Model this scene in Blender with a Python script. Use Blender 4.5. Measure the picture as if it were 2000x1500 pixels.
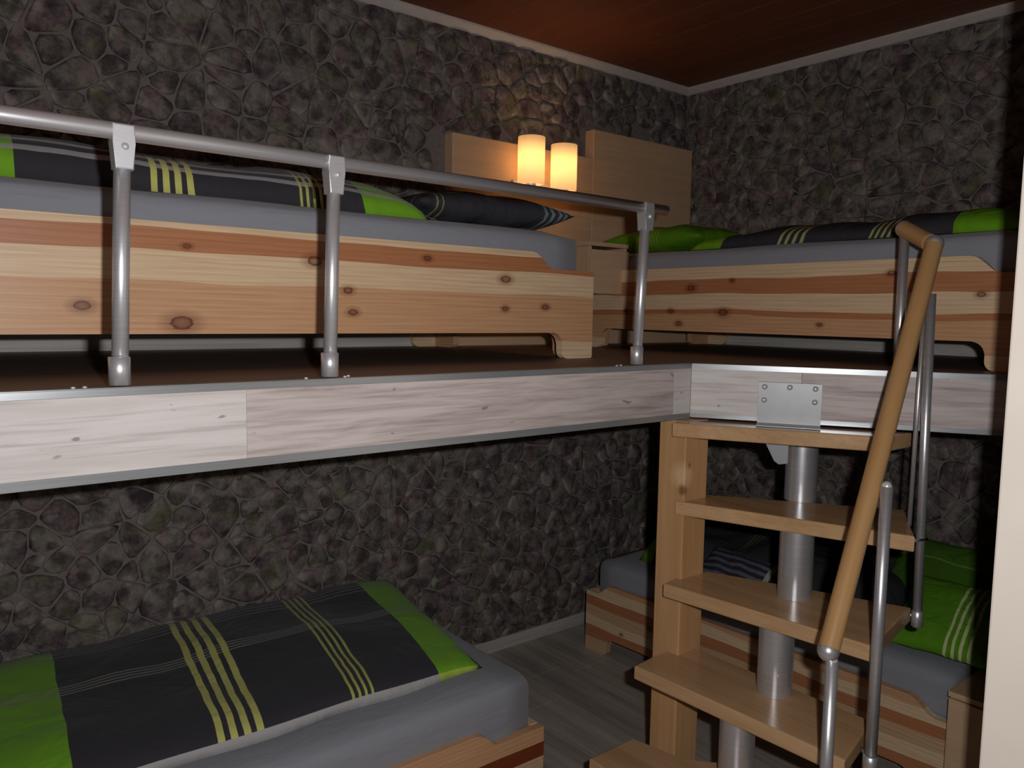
import bpy, bmesh, math, random
from mathutils import Vector, Matrix
random.seed(7)
PI = math.pi
scene = bpy.context.scene
for o in list(bpy.data.objects): bpy.data.objects.remove(o)
COL = scene.collection

# ------------------------------------------------------------------ camera
CAM = Vector((-3.13069, -2.56090, 1.43245))
yaw, pitch, roll = (math.radians(a) for a in (38.834, 5.1402, -0.96685))
fw = Vector((math.sin(yaw)*math.cos(pitch), math.cos(yaw)*math.cos(pitch), -math.sin(pitch)))
rt = fw.cross(Vector((0, 0, 1))).normalized()
dn = fw.cross(rt)
cx = rt*math.cos(roll) + dn*math.sin(roll)
cy = -(dn*math.cos(roll) - rt*math.sin(roll))
cd = bpy.data.cameras.new('camera'); cd.sensor_width = 36.0; cd.lens = 1540.1*36/2000
cd.clip_start = 0.02
cam = bpy.data.objects.new('camera', cd); COL.objects.link(cam)
cam.matrix_world = Matrix(((cx.x, cy.x, -fw.x, CAM.x), (cx.y, cy.y, -fw.y, CAM.y), (cx.z, cy.z, -fw.z, CAM.z), (0, 0, 0, 1)))
scene.camera = cam

# ------------------------------------------------------------------ world, flash, exposure
w = bpy.data.worlds.new('world'); scene.world = w; w.use_nodes = True
w.node_tree.nodes['Background'].inputs[0].default_value = (0.5, 0.45, 0.45, 1)
w.node_tree.nodes['Background'].inputs[1].default_value = 0.02
FLASH_W = 18.5
ld = bpy.data.lights.new('flash', 'AREA'); ld.shape = 'RECTANGLE'; ld.size = 0.03; ld.size_y = 0.015
ld.energy = FLASH_W; ld.color = (1.0, 0.985, 0.985)
flash = bpy.data.objects.new('flash', ld); COL.objects.link(flash)
flash.matrix_world = cam.matrix_world.copy()
flash.location = CAM + cx*0.085 + cy*0.036 + fw*0.02
scene.view_settings.view_transform = 'Standard'; scene.view_settings.look = 'None'
scene.view_settings.exposure = 0.0; scene.view_settings.gamma = 1.0
scene.view_settings.use_curve_mapping = False

# ------------------------------------------------------------------ object helpers
def tag(o, label=None, cat=None, group=None, kind=None):
    if label: o['label'] = label
    if cat: o['category'] = cat
    if group: o['group'] = group
    if kind: o['kind'] = kind
    return o
def thing(name, label, cat, loc=(0, 0, 0), rz=0.0, group=None):
    o = bpy.data.objects.new(name, None); COL.objects.link(o)
    o.empty_display_size = 0.1
    o.location = loc; o.rotation_euler = (0, 0, rz)
    return tag(o, label, cat, group)
def obj(name, bm, mat, parent=None, smooth=False, loc=None, rot=None):
    me = bpy.data.meshes.new(name)
    bmesh.ops.recalc_face_normals(bm, faces=bm.faces)
    bm.to_mesh(me); bm.free()
    if mat: me.materials.append(mat)
    if smooth:
        for p in me.polygons: p.use_smooth = True
    o = bpy.data.objects.new(name, me); COL.objects.link(o)
    if parent: o.parent = parent
    if loc: o.location = loc
    if rot: o.rotation_euler = rot
    return o
def sharp(o, ang=40):
    me = o.data
    for p in me.polygons: p.use_smooth = True
    bm = bmesh.new(); bm.from_mesh(me)
    for e in bm.edges:
        if len(e.link_faces) == 2 and e.calc_face_angle(0) > math.radians(ang): e.smooth = False
    bm.to_mesh(me); bm.free()
    return o
def box(bm, a, b, bev=0.0):
    vs = [bm.verts.new((x, y, z)) for x in (a[0], b[0]) for y in (a[1], b[1]) for z in (a[2], b[2])]
    f = [(0, 1, 3, 2), (4, 6, 7, 5), (0, 4, 5, 1), (2, 3, 7, 6), (0, 2, 6, 4), (1, 5, 7, 3)]
    fs = [bm.faces.new([vs[i] for i in q]) for q in f]
    if bev > 0:
        es = list({e for q in fs for e in q.edges})
        bmesh.ops.bevel(bm, geom=es, offset=bev, segments=2, affect='EDGES', profile=0.5)
    return vs
def bx(a, b, bev=0.0):
    bm = bmesh.new(); box(bm, a, b, bev); return bm
def prism(pts, ext, axis='z', base=0.0, bev=0.0):
    """pts: 2D outline; extruded along axis from base by ext. axis z:(x,y) y:(x,z) x:(y,z)"""
    bm = bmesh.new()
    def P(p, h):
        return (p[0], p[1], h) if axis == 'z' else ((p[0], h, p[1]) if axis == 'y' else (h, p[0], p[1]))
    lo = [bm.verts.new(P(p, base)) for p in pts]; hi = [bm.verts.new(P(p, base+ext)) for p in pts]
    n = len(pts)
    f0 = bm.faces.new(lo[::-1]); f1 = bm.faces.new(hi)
    for i in range(n): bm.faces.new((lo[i], lo[(i+1) % n], hi[(i+1) % n], hi[i]))
    if bev > 0:
        es = list({e for f in (f0, f1) for e in f.edges})
        bmesh.ops.bevel(bm, geom=es, offset=bev, segments=2, affect='EDGES', profile=0.5)
    return bm
def tube(bm, p0, p1, r0, r1=None, n=20, caps=True):
    r1 = r0 if r1 is None else r1
    p0, p1 = Vector(p0), Vector(p1); d = (p1-p0).normalized()
    a = d.orthogonal().normalized(); b = d.cross(a)
    A = [bm.verts.new(p0+(a*math.cos(2*PI*i/n)+b*math.sin(2*PI*i/n))*r0) for i in range(n)]
    B = [bm.verts.new(p1+(a*math.cos(2*PI*i/n)+b*math.sin(2*PI*i/n))*r1) for i in range(n)]
    for i in range(n): bm.faces.new((A[i], A[(i+1) % n], B[(i+1) % n], B[i]))
    if caps: bm.faces.new(A[::-1]); bm.faces.new(B)
    return bm
def tb(p0, p1, r0, r1=None, n=20): return tube(bmesh.new(), p0, p1, r0, r1, n)
def ball(bm, c, r, seg=20, sc=(1, 1, 1)):
    m = Matrix.Translation(c) @ Matrix.Diagonal((*sc, 1))
    bmesh.ops.create_uvsphere(bm, u_segments=seg, v_segments=seg//2, radius=r, matrix=m)
    return bm
def lathe(prof, n=32, c=(0, 0, 0)):
    bm = bmesh.new(); rings = []
    for r, z in prof:
        rings.append([bm.verts.new((c[0]+r*math.cos(2*PI*i/n), c[1]+r*math.sin(2*PI*i/n), c[2]+z)) for i in range(n)])
    for k in range(len(rings)-1):
        for i in range(n): bm.faces.new((rings[k][i], rings[k][(i+1) % n], rings[k+1][(i+1) % n], rings[k+1][i]))
    return bm

# ------------------------------------------------------------------ material helpers
def lin(c): return tuple(((v/255)/12.92 if v/255 <= 0.04045 else ((v/255+0.055)/1.055)**2.4) for v in c)+(1.0,)
class M:
    def __init__(s, name, rough=0.5, metal=0.0, spec=0.5):
        s.m = bpy.data.materials.new(name); s.m.use_nodes = True
        s.nt = s.m.node_tree; s.b = s.nt.nodes['Principled BSDF']
        s.b.inputs['Roughness'].default_value = rough; s.b.inputs['Metallic'].default_value = metal
        s.b.inputs['Specular IOR Level'].default_value = spec
    def n(s, t, **k):
        nd = s.nt.nodes.new(t)
        for a, v in k.items(): setattr(nd, a, v)
        return nd
    def l(s, a, b): s.nt.links.new(a, b)
    def put(s, sock, v):
        if hasattr(v, 'is_linked') or isinstance(v, bpy.types.NodeSocket): s.l(v, sock)
        else: sock.default_value = v
    def math(s, op, a, b=0.0, c=0.0, clamp=False):
        nd = s.n('ShaderNodeMath', operation=op, use_clamp=clamp)
        s.put(nd.inputs[0], a); s.put(nd.inputs[1], b)
        if op in ('COMPARE', 'MULTIPLY_ADD', 'SMOOTH_MIN'): s.put(nd.inputs[2], c)
        return nd.outputs[0]
    def mix(s, f, a, b, mode='MIX'):
        nd = s.n('ShaderNodeMix', data_type='RGBA', blend_type=mode)
        s.put(nd.inputs[0], f); s.put(nd.inputs[6], a); s.put(nd.inputs[7], b)
        return nd.outputs[2]
    def co(s, kind='Object'): return s.n('ShaderNodeTexCoord').outputs[kind]
    def pos(s): return s.n('ShaderNodeNewGeometry').outputs['Position']
    def map(s, v, sc=(1, 1, 1), loc=(0, 0, 0), rot=(0, 0, 0)):
        nd = s.n('ShaderNodeMapping'); s.l(v, nd.inputs[0])
        nd.inputs[1].default_value = loc; nd.inputs[2].default_value = rot; nd.inputs[3].default_value = sc
        return nd.outputs[0]
    def noise(s, v, scale, detail=3, rough=0.5, dist=0.0):
        nd = s.n('ShaderNodeTexNoise'); s.l(v, nd.inputs['Vector'])
        nd.inputs['Scale'].default_value = scale; nd.inputs['Detail'].default_value = detail
        nd.inputs['Roughness'].default_value = rough; nd.inputs['Distortion'].default_value = dist
        return nd.outputs['Fac']
    def ramp(s, f, stops, interp='LINEAR'):
        nd = s.n('ShaderNodeValToRGB'); nd.color_ramp.interpolation = interp
        el = nd.color_ramp.elements
        while len(el) > 1: el.remove(el[0])
        el[0].position = stops[0][0]; el[0].color = stops[0][1] if len(stops[0][1]) == 4 else (*stops[0][1], 1)
        for p, c in stops[1:]:
            e = el.new(p); e.color = c if len(c) == 4 else (*c, 1)
        s.l(f, nd.inputs[0]); return nd.outputs[0]
    def bump(s, h, strength=0.2, dist=0.01):
        nd = s.n('ShaderNodeBump'); s.l(h, nd.inputs['Height'])
        nd.inputs['Strength'].default_value = strength; nd.inputs['Distance'].default_value = dist
        s.l(nd.outputs[0], s.b.inputs['Normal'])
    def col(s, c): s.put(s.b.inputs['Base Color'], c); return s.m
def plain(name, c, rough=0.5, metal=0.0, spec=0.5, nz=0.0, scale=30):
    m = M(name, rough, metal, spec); c = lin(c)
    if nz > 0:
        f = m.noise(m.co(), scale, 3)
        return m.col(m.ramp(f, [(0.3, tuple(v*(1-nz) for v in c[:3])), (0.7, tuple(min(1, v*(1+nz)) for v in c[:3]))]))
    return m.col(c)

BW = (lambda v: (v, v, v, 1))
def pine(name, bands, knots, along='x', hmax=0.303, wob=0.022, seed=0.0, dark=1.0):
    """bands: [(start fraction of height from floor, colour)], knots: [(l, h, size)]"""
    m = M(name, 0.42, spec=0.35)
    sp = m.n('ShaderNodeSeparateXYZ'); m.l(m.co(), sp.inputs[0])
    l = sp.outputs[0] if along == 'x' else sp.outputs[1]; h = sp.outputs[2]
    cb = m.n('ShaderNodeCombineXYZ'); m.l(l, cb.inputs[0]); m.l(h, cb.inputs[1]); cb.inputs[2].default_value = seed
    v = cb.outputs[0]
    wv = m.noise(m.map(v, (2.2, 5, 1)), 1.0, 1.5)
    hw = m.math('ADD', h, m.math('MULTIPLY', m.math('SUBTRACT', wv, 0.5), wob*2))
    fr = m.math('DIVIDE', hw, hmax)
    base = m.ramp(fr, [(p, lin(c)) for p, c in bands], 'CONSTANT')
    # growth-ring grain, stretched along the board
    g = m.n('ShaderNodeTexWave', wave_type='BANDS', bands_direction='Y', wave_profile='SAW')
    m.l(m.map(v, (0.5, 6, 1)), g.inputs[0]); g.inputs['Scale'].default_value = 4.2; g.inputs['Distortion'].default_value = 5.5
    g.inputs['Detail'].default_value = 2.0; g.inputs['Detail Scale'].default_value = 0.7
    gf = m.noise(m.map(v, (6, 190, 1)), 1.0, 2)
    c = m.mix(m.math('MULTIPLY', g.outputs['Fac'], 0.22), base, lin((186, 136, 98)), 'MULTIPLY')
    c = m.mix(m.ramp(gf, [(0.35, BW(0.22)), (0.62, BW(0))]), c, lin((190, 146, 112)), 'MULTIPLY')
    for (kl, kh, ks) in knots:
        dx = m.math('DIVIDE', m.math('SUBTRACT', l, kl), ks*1.35)
        dz = m.math('DIVIDE', m.math('SUBTRACT', h, kh), ks*0.8)
        nn = m.math('MULTIPLY', m.math('SUBTRACT', gf, 0.5), 0.5)
        d = m.math('ADD', m.math('SQRT', m.math('ADD', m.math('MULTIPLY', dx, dx), m.math('MULTIPLY', dz, dz))), nn)
        c = m.mix(m.ramp(d, [(0.0, BW(0.55)), (0.6, BW(0.75)), (0.85, BW(1.0)), (1.0, BW(0.55)), (2.0, BW(0))]) if False else
                  m.ramp(m.math('DIVIDE', d, 3.0), [(0.0, BW(0.6)), (0.22, BW(0.75)), (0.3, BW(1.0)), (0.36, BW(0.45)), (0.8, BW(0))]),
                  c, lin((94, 42, 22)))
    m.bump(gf, 0.06, 0.004)
    return m.col(c)
def wood(name, c1, c2, along='x', rough=0.35, spec=0.5, fine=160, nmix=0.6):
    m = M(name, rough, spec=spec)
    sc = {'x': (3, fine, fine), 'y': (fine, 3, fine), 'z': (fine, fine, 3)}[along]
    sc2 = {'x': (1, 14, 14), 'y': (14, 1, 14), 'z': (14, 14, 1)}[along]
    f1 = m.noise(m.map(m.co(), sc), 1.0, 3, 0.6); f2 = m.noise(m.map(m.co(), sc2), 1.0, 2)
    f = m.math('ADD', m.math('MULTIPLY', f1, nmix), m.math('MULTIPLY', f2, 1-nmix))
    m.bump(f1, 0.04, 0.003)
    return m.col(m.ramp(f, [(0.32, lin(c1)), (0.66, lin(c2))]))

# ------------------------------------------------------------------ materials
mt_wallplain = plain('cream_plaster', (242, 232, 220), 0.85, spec=0.2, nz=0.03, scale=8)
def stone_mat():
    m = M('stone_relief', 0.8, spec=0.25)
    p = m.pos()
    a = m.noise(p, 9.0, 2, 0.5); b = m.noise(p, 23.0, 3, 0.6); c3 = m.noise(p, 90.0, 3, 0.6)
    c = m.ramp(a, [(0.3, lin((100, 88, 92))), (0.42, lin((132, 122, 120))), (0.5, lin((124, 122, 110))), (0.58, lin((134, 112, 116))), (0.72, lin((98, 92, 95)))])
    c = m.mix(m.ramp(b, [(0.38, BW(0.8)), (0.6, BW(0))]), c, lin((140, 132, 134)), 'MULTIPLY')
    c = m.mix(m.ramp(c3, [(0.3, BW(0.6)), (0.7, BW(0))]), c, lin((150, 145, 140)), 'MULTIPLY')
    # pale weathered patches
    vn = m.noise(m.map(p, (1, 1, 1), (3, 7, 1)), 13.0, 3, 0.6, 0.4)
    c = m.mix(m.ramp(vn, [(0.60, BW(0)), (0.72, BW(0.55))]), c, lin((160, 150, 142)))
    mo = m.noise(m.map(p, (1, 1, 1), (9, 2, 5)), 7.0, 3, 0.6, 0.4)
    c = m.mix(m.ramp(mo, [(0.58, BW(0)), (0.68, BW(0.5))]), c, lin((108, 112, 74)))
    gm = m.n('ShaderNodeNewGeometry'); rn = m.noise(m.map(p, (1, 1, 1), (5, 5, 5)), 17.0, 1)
    rim_highlight = m.math('MULTIPLY', m.ramp(gm.outputs['Pointiness'], [(0.52, BW(0)), (0.60, BW(1))]), m.ramp(rn, [(0.50, BW(0)), (0.6, BW(0.5))]))  # rim highlights painted into the stone colour along convex edges, broken by noise
    c = m.mix(rim_highlight, c, lin((190, 180, 172)))
    m.bump(m.math('ADD', m.math('MULTIPLY', c3, 0.4), b), 0.9, 0.009)
    return m.col(c)
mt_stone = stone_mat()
mm = M('mortar', 0.9, spec=0.2)
_f = mm.noise(mm.pos(), 60, 3); mm.bump(_f, 0.5, 0.004)
mt_mortar = mm.col(mm.ramp(_f, [(0.3, lin((112, 104, 102))), (0.7, lin((130, 121, 117)))]))
mt_ceil = wood('reddish_ceiling_boards', (110, 62, 42), (124, 72, 50), 'y', 0.55, 0.25, 60)
mt_crown = plain('white_cornice', (196, 188, 184), 0.6, nz=0.04)
mt_base_w = wood('whitewashed_skirting', (160, 156, 150), (200, 196, 190), 'x', 0.5)
mt_base_y = wood('whitewashed_skirting_side', (160, 156, 150), (200, 196, 190), 'y', 0.5)
mt_floor = wood('grey_brown_laminate', (138, 131, 124), (186, 176, 164), 'y', 0.45, 0.4, 60, 0.45)
mt_deck = wood('dark_brown_decking', (98, 80, 72), (128, 106, 94), 'x', 0.5, 0.35, 60)
mt_cream = wood('cream_maple_laminate', (196, 162, 128), (208, 176, 142), 'x', 0.5, 0.35, 60)
mt_step = wood('oiled_beech_tread', (172, 134, 94), (200, 164, 124), 'y', 0.22, 0.5, 120, 0.4)
mt_newel0 = wood('spruce_newel', (182, 136, 90), (206, 162, 116), 'z', 0.4, 0.5, 80, 0.4)
def newel_mat():
    m = M('spruce_newel_knotted', 0.4, spec=0.5); v = m.co()
    f1 = m.noise(m.map(v, (80, 80, 3)), 1.0, 3, 0.6); f2 = m.noise(m.map(v, (14, 14, 1)), 1.0, 2)
    c = m.ramp(m.math('ADD', m.math('MULTIPLY', f1, 0.4), m.math('MULTIPLY', f2, 0.6)), [(0.32, lin((182, 136, 90))), (0.66, lin((206, 162, 116)))])
    nz_ = m.math('MULTIPLY', m.math('SUBTRACT', m.noise(v, 30, 2), 0.5), 0.02)
    for (k, sz, cc, a) in (((-0.05, 0.240, 1.000), 0.045, (226, 190, 146), .8), ((-0.05, 0.236, 0.962), 0.018, (120, 78, 46), .8), ((-0.03, 0.228, 1.03), 0.010, (130, 86, 52), .7)):
        vd = m.n('ShaderNodeVectorMath', operation='DISTANCE'); m.l(v, vd.inputs[0]); vd.inputs[1].default_value = k
        d = m.math('DIVIDE', m.math('ADD', vd.outputs['Value'], nz_), sz)
        c = m.mix(m.ramp(d, [(0.3, BW(a)), (1.0, BW(0))]), c, lin(cc))
    return m.col(c)
mt_newel = newel_mat()
mt_hand = wood('beech_handrail', (166, 124, 78), (186, 146, 98), 'x', 0.38, 0.5, 40, 0.5)
def metal(name, c, rough, sc=(1, 1, 60), mt_=0.68):
    m = M(name, rough, mt_); f = m.noise(m.map(m.co(), sc), 6, 2)
    c = lin(c); return m.col(m.ramp(f, [(0.3, tuple(v*0.88 for v in c[:3])), (0.7, c)]))
mt_alu = metal('satin_aluminium', (218, 218, 222), 0.37)
mt_fit = metal('cast_aluminium', (200, 200, 203), 0.5)
mt_pole = metal('silver_painted_steel', (212, 212, 216), 0.34, mt_=0.74)
mt_trim = metal('aluminium_edge_strip', (168, 172, 175), 0.3, mt_=0.6)
mt_zinc = plain('zinc_bolt', (225, 225, 228), 0.25, 0.45)
mt_plate = plain('grey_steel_plate', (146, 148, 150), 0.42, 0.4, nz=0.03)
mt_black = plain('dark_joint', (34, 32, 34), 0.5)
def fascia_mat(name, light, seed):
    m = M(name, 0.5, spec=0.4)
    v = m.map(m.co(), (1, 1, 1), (seed, seed*0.7, 0))
    g1 = m.noise(m.map(v, (2.6, 2.6, 30)), 1.0, 5, 0.65, 0.9); g2 = m.noise(m.map(v, (5, 5, 130)), 1.0, 2)
    hi, lo = ((208, 203, 200), (196, 187, 182)) if light else ((196, 184, 180), (160, 146, 142))
    c = m.ramp(g1, [(0.3, lin(lo)), (0.55, lin(hi)), (0.8, lin(tuple(x+4 for x in hi)))])
    c = m.mix(m.ramp(g2, [(0.3, BW(0.4)), (0.5, BW(0))]), c, lin((180, 170, 165)), 'MULTIPLY')
    sp = m.noise(m.map(v, (30, 30, 60)), 1.0, 1)
    c = m.mix(m.ramp(sp, [(0.74, BW(0)), (0.80, BW(0.7))]), c, lin((110, 100, 98)))
    return m.col(c)
mt_fa_light = fascia_mat('whitewashed_board_pale', True, 1.3)
mt_fa_grain = fascia_mat('whitewashed_board_grained', False, 4.1)
mt_fa_mid = fascia_mat('whitewashed_board_diagonal', True, 7.7)
def cloth(name, c, rough=0.9, wr=0.5, sc=9):
    m = M(name, rough, spec=0.15); m.b.inputs['Sheen Weight'].default_value = 0.15
    f = m.noise(m.map(m.co(), (1.2, 3.5, 6)), sc*0.4, 3, 0.55, 0.4); t = m.noise(m.co(), 400, 2)
    m.bump(m.math('ADD', f, m.math('MULTIPLY', t, 0.05)), wr, 0.02)
    c = lin(c)
    return m.col(m.ramp(t, [(0.2, tuple(v*0.9 for v in c[:3])), (0.8, c)]))
mt_sheet = cloth('grey_jersey_sheet', (146, 149, 157), 0.9, 0.35)
GREEN, DARK, LIME, GREY = (120, 176, 44), (58, 57, 62), (206, 206, 118), (122, 120, 124)
def duvet_mat(name, total=1.35, gr=0.15, gl=1.09, thin=(0.36, 0.42), wide=(0.68, 0.78), width=0.8,
              rows=(), piping=True, base=DARK, shift=0.0):
    m = M(name, 0.9, spec=0.12); m.b.inputs['Sheen Weight'].default_value = 0.1
    uv = m.n('ShaderNodeUVMap'); uv.uv_map = 'cloth'
    sp = m.n('ShaderNodeSeparateXYZ'); m.l(uv.outputs[0], sp.inputs[0]); s_, t_ = sp.outputs[0], sp.outputs[1]
    wob = m.math('MULTIPLY', m.math('SUBTRACT', m.noise(uv.outputs[0], 9, 2), 0.5), 0.010)
    s2 = m.math('ADD', s_, wob); t2 = m.math('ADD', t_, wob)
    def stripes(coord, a, b, n, fill):
        acc = None; p = (b-a)/(n-1) if n > 1 else 1
        for i in range(n):
            k = m.math('COMPARE', coord, a+p*i, p*fill/2 if n > 1 else fill/2)
            acc = k if acc is None else m.math('MAXIMUM', acc, k)
        return acc
    g = m.math('MAXIMUM', m.math('LESS_THAN', s2, gr), m.math('GREATER_THAN', s2, gl))
    c = m.mix(g, lin(base), lin(GREEN))
    ng = m.math('SUBTRACT', 1.0, g)
    for (a, b, n, fill, cc) in rows:
        c = m.mix(m.math('MULTIPLY', stripes(t2, a, b, n, fill), 0.8), c, lin(cc))
    if wide: c = m.mix(m.math('MULTIPLY', stripes(s2, wide[0]+.012, wide[1]-.012, 4, 0.55), 0.92), c, lin(LIME))
    if thin: c = m.mix(m.math('MULTIPLY', stripes(s2, thin[0]+.008, thin[1]-.008, 4, 0.42), 0.9), c, lin((188, 190, 104)))
    if piping:
        pm = m.math('GREATER_THAN', t_, width*0.982)
        c = m.mix(pm, c, m.mix(g, lin((176, 174, 176)), lin((176, 202, 84))))
    f = m.noise(uv.outputs[0], 6, 3, 0.55, 0.6); t = m.noise(uv.outputs[0], 500, 1)
    m.bump(m.math('ADD', f, m.math('MULTIPLY', t, 0.03)), 0.5, 0.03)
    return m.col(c)

# ------------------------------------------------------------------ room shell
H = 2.53
def struct(name, bm, mat, parent=None, kind='structure'):
    o = obj(name, bm, mat, parent)
    if parent is None: o['kind'] = kind
    return o
floor = struct('floor', bx((-4.8, -3.8, -0.06), (0, 0, -0.012)), mt_floor)
tag(floor, 'grey-brown laminate floor under the lower beds')
pw = 0.19; k = 0
random.seed(3)
x = -4.8
while x < -0.01:
    y = -3.8 + random.uniform(-0.9, 0)
    while y < 0:
        y0, y1 = max(-3.8, y), min(0, y+1.25)
        if y1-y0 > 0.02:
            obj('floor_plank', bx((x+0.0008, y0+0.0008, -0.012), (min(x+pw, 0)-0.0008, y1-0.0008, 0.0), 0.0008), mt_floor, floor)
        y += 1.25
    x += pw
ceil = struct('ceiling', bx((-4.8, -3.8, H+0.012), (0, 0, H+0.08)), mt_ceil)
tag(ceil, 'reddish-brown boarded ceiling')
x = -4.8
while x < -0.01:
    obj('ceiling_board', bx((x+0.001, -3.8, H), (min(x+0.16, 0)-0.001, 0, H+0.0125), 0.0015), mt_ceil, ceil)
    x += 0.16
wallA = struct('wall_back', bx((-4.8, 0, -0.06), (0.12, 0.12, H+0.08)), mt_mortar)
tag(wallA, 'dark stone-clad wall behind the left-hand beds')
wallB = struct('wall_right', bx((0, -3.8, -0.06), (0.12, 0, H+0.08)), mt_mortar)
tag(wallB, 'dark stone-clad wall behind the right-hand beds')
struct('wall_left', bx((-4.92, -3.8, -0.06), (-4.8, 0.12, H+0.08)), mt_wallplain)
struct('wall_front', bx((-4.92, -3.92, -0.06), (0.12, -3.8, H+0.08)), mt_wallplain)
JX, JY = -1.70, -2.068
tag(struct('wall_partition', bx((JX, -3.8, 0.0), (JX+0.12, JY, H), 0.004), mt_wallplain), 'cream wall end at the right edge beside the stairs')
# cornice
def crown(axis):
    pr = [(0, H), (-0.032, H), (-0.032, H-0.008), (-0.026, H-0.014), (-0.012, H-0.026), (-0.007, H-0.030), (0, H-0.031)]
    if axis == 'x': return prism(pr, 4.8, 'x', -4.8)
    return prism(pr, 3.8, 'y', -3.8)
tag(struct('trim_1', crown('x'), mt_crown), 'white ceiling cornice over the back wall')
tag(struct('trim_2', crown('y'), mt_crown), 'white ceiling cornice over the right wall')
tag(struct('baseboard_back', bx((-4.8, -0.016, 0), (0, 0, 0.055), 0.003), mt_base_w), 'pale skirting board along the floor of the back wall')
tag(struct('baseboard_right', bx((-0.016, -3.8, 0), (0, -0.017, 0.055), 0.003), mt_base_y), 'pale skirting board along the floor of the right wall')

# stone cladding : jittered Voronoi cells, inset and rounded
def clip_poly(poly, px, py, nx, ny):
    out = []
    n = len(poly)
    for i in range(n):
        a, b = poly[i], poly[(i+1) % n]
        da = (a[0]-px)*nx+(a[1]-py)*ny; db = (b[0]-px)*nx+(b[1]-py)*ny
        if da <= 0: out.append(a)
        if (da < 0 < db) or (db < 0 < da):
            t = da/(da-db); out.append((a[0]+(b[0]-a[0])*t, a[1]+(b[1]-a[1])*t))
    return out
def stones(u0, u1, z0, z1, seed, cu=0.098, cz=0.068):
    rnd = random.Random(seed); sites = {}
    nu, nz = int((u1-u0)/cu)+1, int((z1-z0)/cz)+1
    for i in range(-1, nu+1):
        for j in range(-1, nz+1):
            if rnd.random() < 0.16: continue
            sites[(i, j)] = (u0+(i+0.5+0.5*(j % 2)+rnd.uniform(-.42, .42))*cu, z0+(j+0.5+rnd.uniform(-.42, .42))*cz, rnd.random()**1.3)
    out = []
    for (i, j), (su, sz, sw) in sites.items():
        poly = [(su-.2, sz-.2), (su+.2, sz-.2), (su+.2, sz+.2), (su-.2, sz+.2)]
        gap = rnd.choice((0.0018, 0.0025, 0.0035, 0.0055))
        for di in range(-3, 4):
            for dj in range(-3, 4):
                q = sites.get((i+di, j+dj))
                if q is None or (di == 0 and dj == 0): continue
                dx, dz = q[0]-su, q[1]-sz; d = math.hypot(dx, dz)
                if d < 1e-4: continue
                nx, nz_ = dx/d, dz/d
                k_ = min(max(0.5+(sw-q[2])*0.0032/(d*d)*0.3, 0.22), 0.78)
                if d < 0.02: k_ = 0.5
                poly = clip_poly(poly, su+dx*k_-nx*gap, sz+dz*k_-nz_*gap, nx, nz_)
                if len(poly) < 3: break
            if len(poly) < 3: break
        for (px, pz, nx, nz_) in ((u0, z0, -1, 0), (u1, z0, 1, 0), (u0, z0, 0, -1), (u0, z1, 0, 1)):
            if len(poly) >= 3: poly = clip_poly(poly, px, pz, nx, nz_)
        if len(poly) < 3: continue
        # one round of corner cutting keeps the cell round
        q = []
        n = len(poly)
        for a in range(n):
            p, r = poly[a], poly[(a+1) % n]
            if math.hypot(p[0]-r[0], p[1]-r[1]) < 0.006: q.append(((p[0]+r[0])/2, (p[1]+r[1])/2)); continue
            q.append((p[0]*.79+r[0]*.21+rnd.uniform(-.0015, .0015), p[1]*.79+r[1]*.21)); q.append((p[0]*.21+r[0]*.79, p[1]*.21+r[1]*.79+rnd.uniform(-.0015, .0015)))
        cu_, cz_ = sum(p[0] for p in q)/len(q), sum(p[1] for p in q)/len(q)
        ar = abs(sum(q[a][0]*q[(a+1) % len(q)][1]-q[(a+1) % len(q)][0]*q[a][1] for a in range(len(q))))/2
        if ar < 0.0005: continue
        out.append((q, cu_, cz_, ar, rnd.uniform(0.009, 0.018), rnd.uniform(-.3, .3), rnd.uniform(-.3, .3)))
    return out
def add_stone(bm, st, P):
    q, cu_, cz_, ar, h, tx, tz = st
    def ring(s, d):
        return [bm.verts.new(P(cu_+(p[0]-cu_)*s, cz_+(p[1]-cz_)*s, d*max(0.3, 1+tx*(p[0]-cu_)/0.05+tz*(p[1]-cz_)/0.05))) for p in q]
    R0, R1, R2 = ring(1.0, 0.0), ring(0.955, h*0.8), ring(0.80, h)
    n = len(q)
    for A, B in ((R0, R1), (R1, R2)):
        for i in range(n): bm.faces.new((A[i], A[(i+1) % n], B[(i+1) % n], B[i]))
    bm.faces.new(R2)
def clad(wall, sts, P, inview):
    vis = []; rest = []
    for s_ in sts:
        p = Vector(P(s_[1], s_[2], 0)); d = p-CAM
        dep = d.dot(fw)
        u = 1000+1540.1*d.dot(cx)/dep if dep > 0.1 else -9999; v = 750-1540.1*d.dot(cy)/dep if dep > 0.1 else -9999
        ok = dep > 0.1 and -40 < u < 2000 and -40 < v < 1500 and inview(s_[1], s_[2])
        (vis if ok else rest).append((s_[3]/d.length_squared, s_))
    vis.sort(key=lambda a: -a[0]); rest += vis[298:]; vis = vis[:298]
    for _, s_ in vis:
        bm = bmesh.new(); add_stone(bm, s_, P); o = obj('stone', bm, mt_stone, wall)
        for p in o.data.polygons: p.use_smooth = True
    bm = bmesh.new()
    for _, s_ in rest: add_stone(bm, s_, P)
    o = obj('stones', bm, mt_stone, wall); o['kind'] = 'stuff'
    for p in o.data.polygons: p.use_smooth = True
Z1, LZ = H-0.032, 1.302
sa = [s_ for s_ in stones(-4.3, -0.012, 0.056, Z1, 11)
      if not (s_[1] > -1.46 and LZ-0.02 < s_[2] < 2.13) and not (s_[1] > -0.73 and 1.2 < s_[2] < 2.25)
      and not (max(q[1] for q in s_[0]) > 1.172 and min(q[1] for q in s_[0]) < LZ+0.057)]
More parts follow.
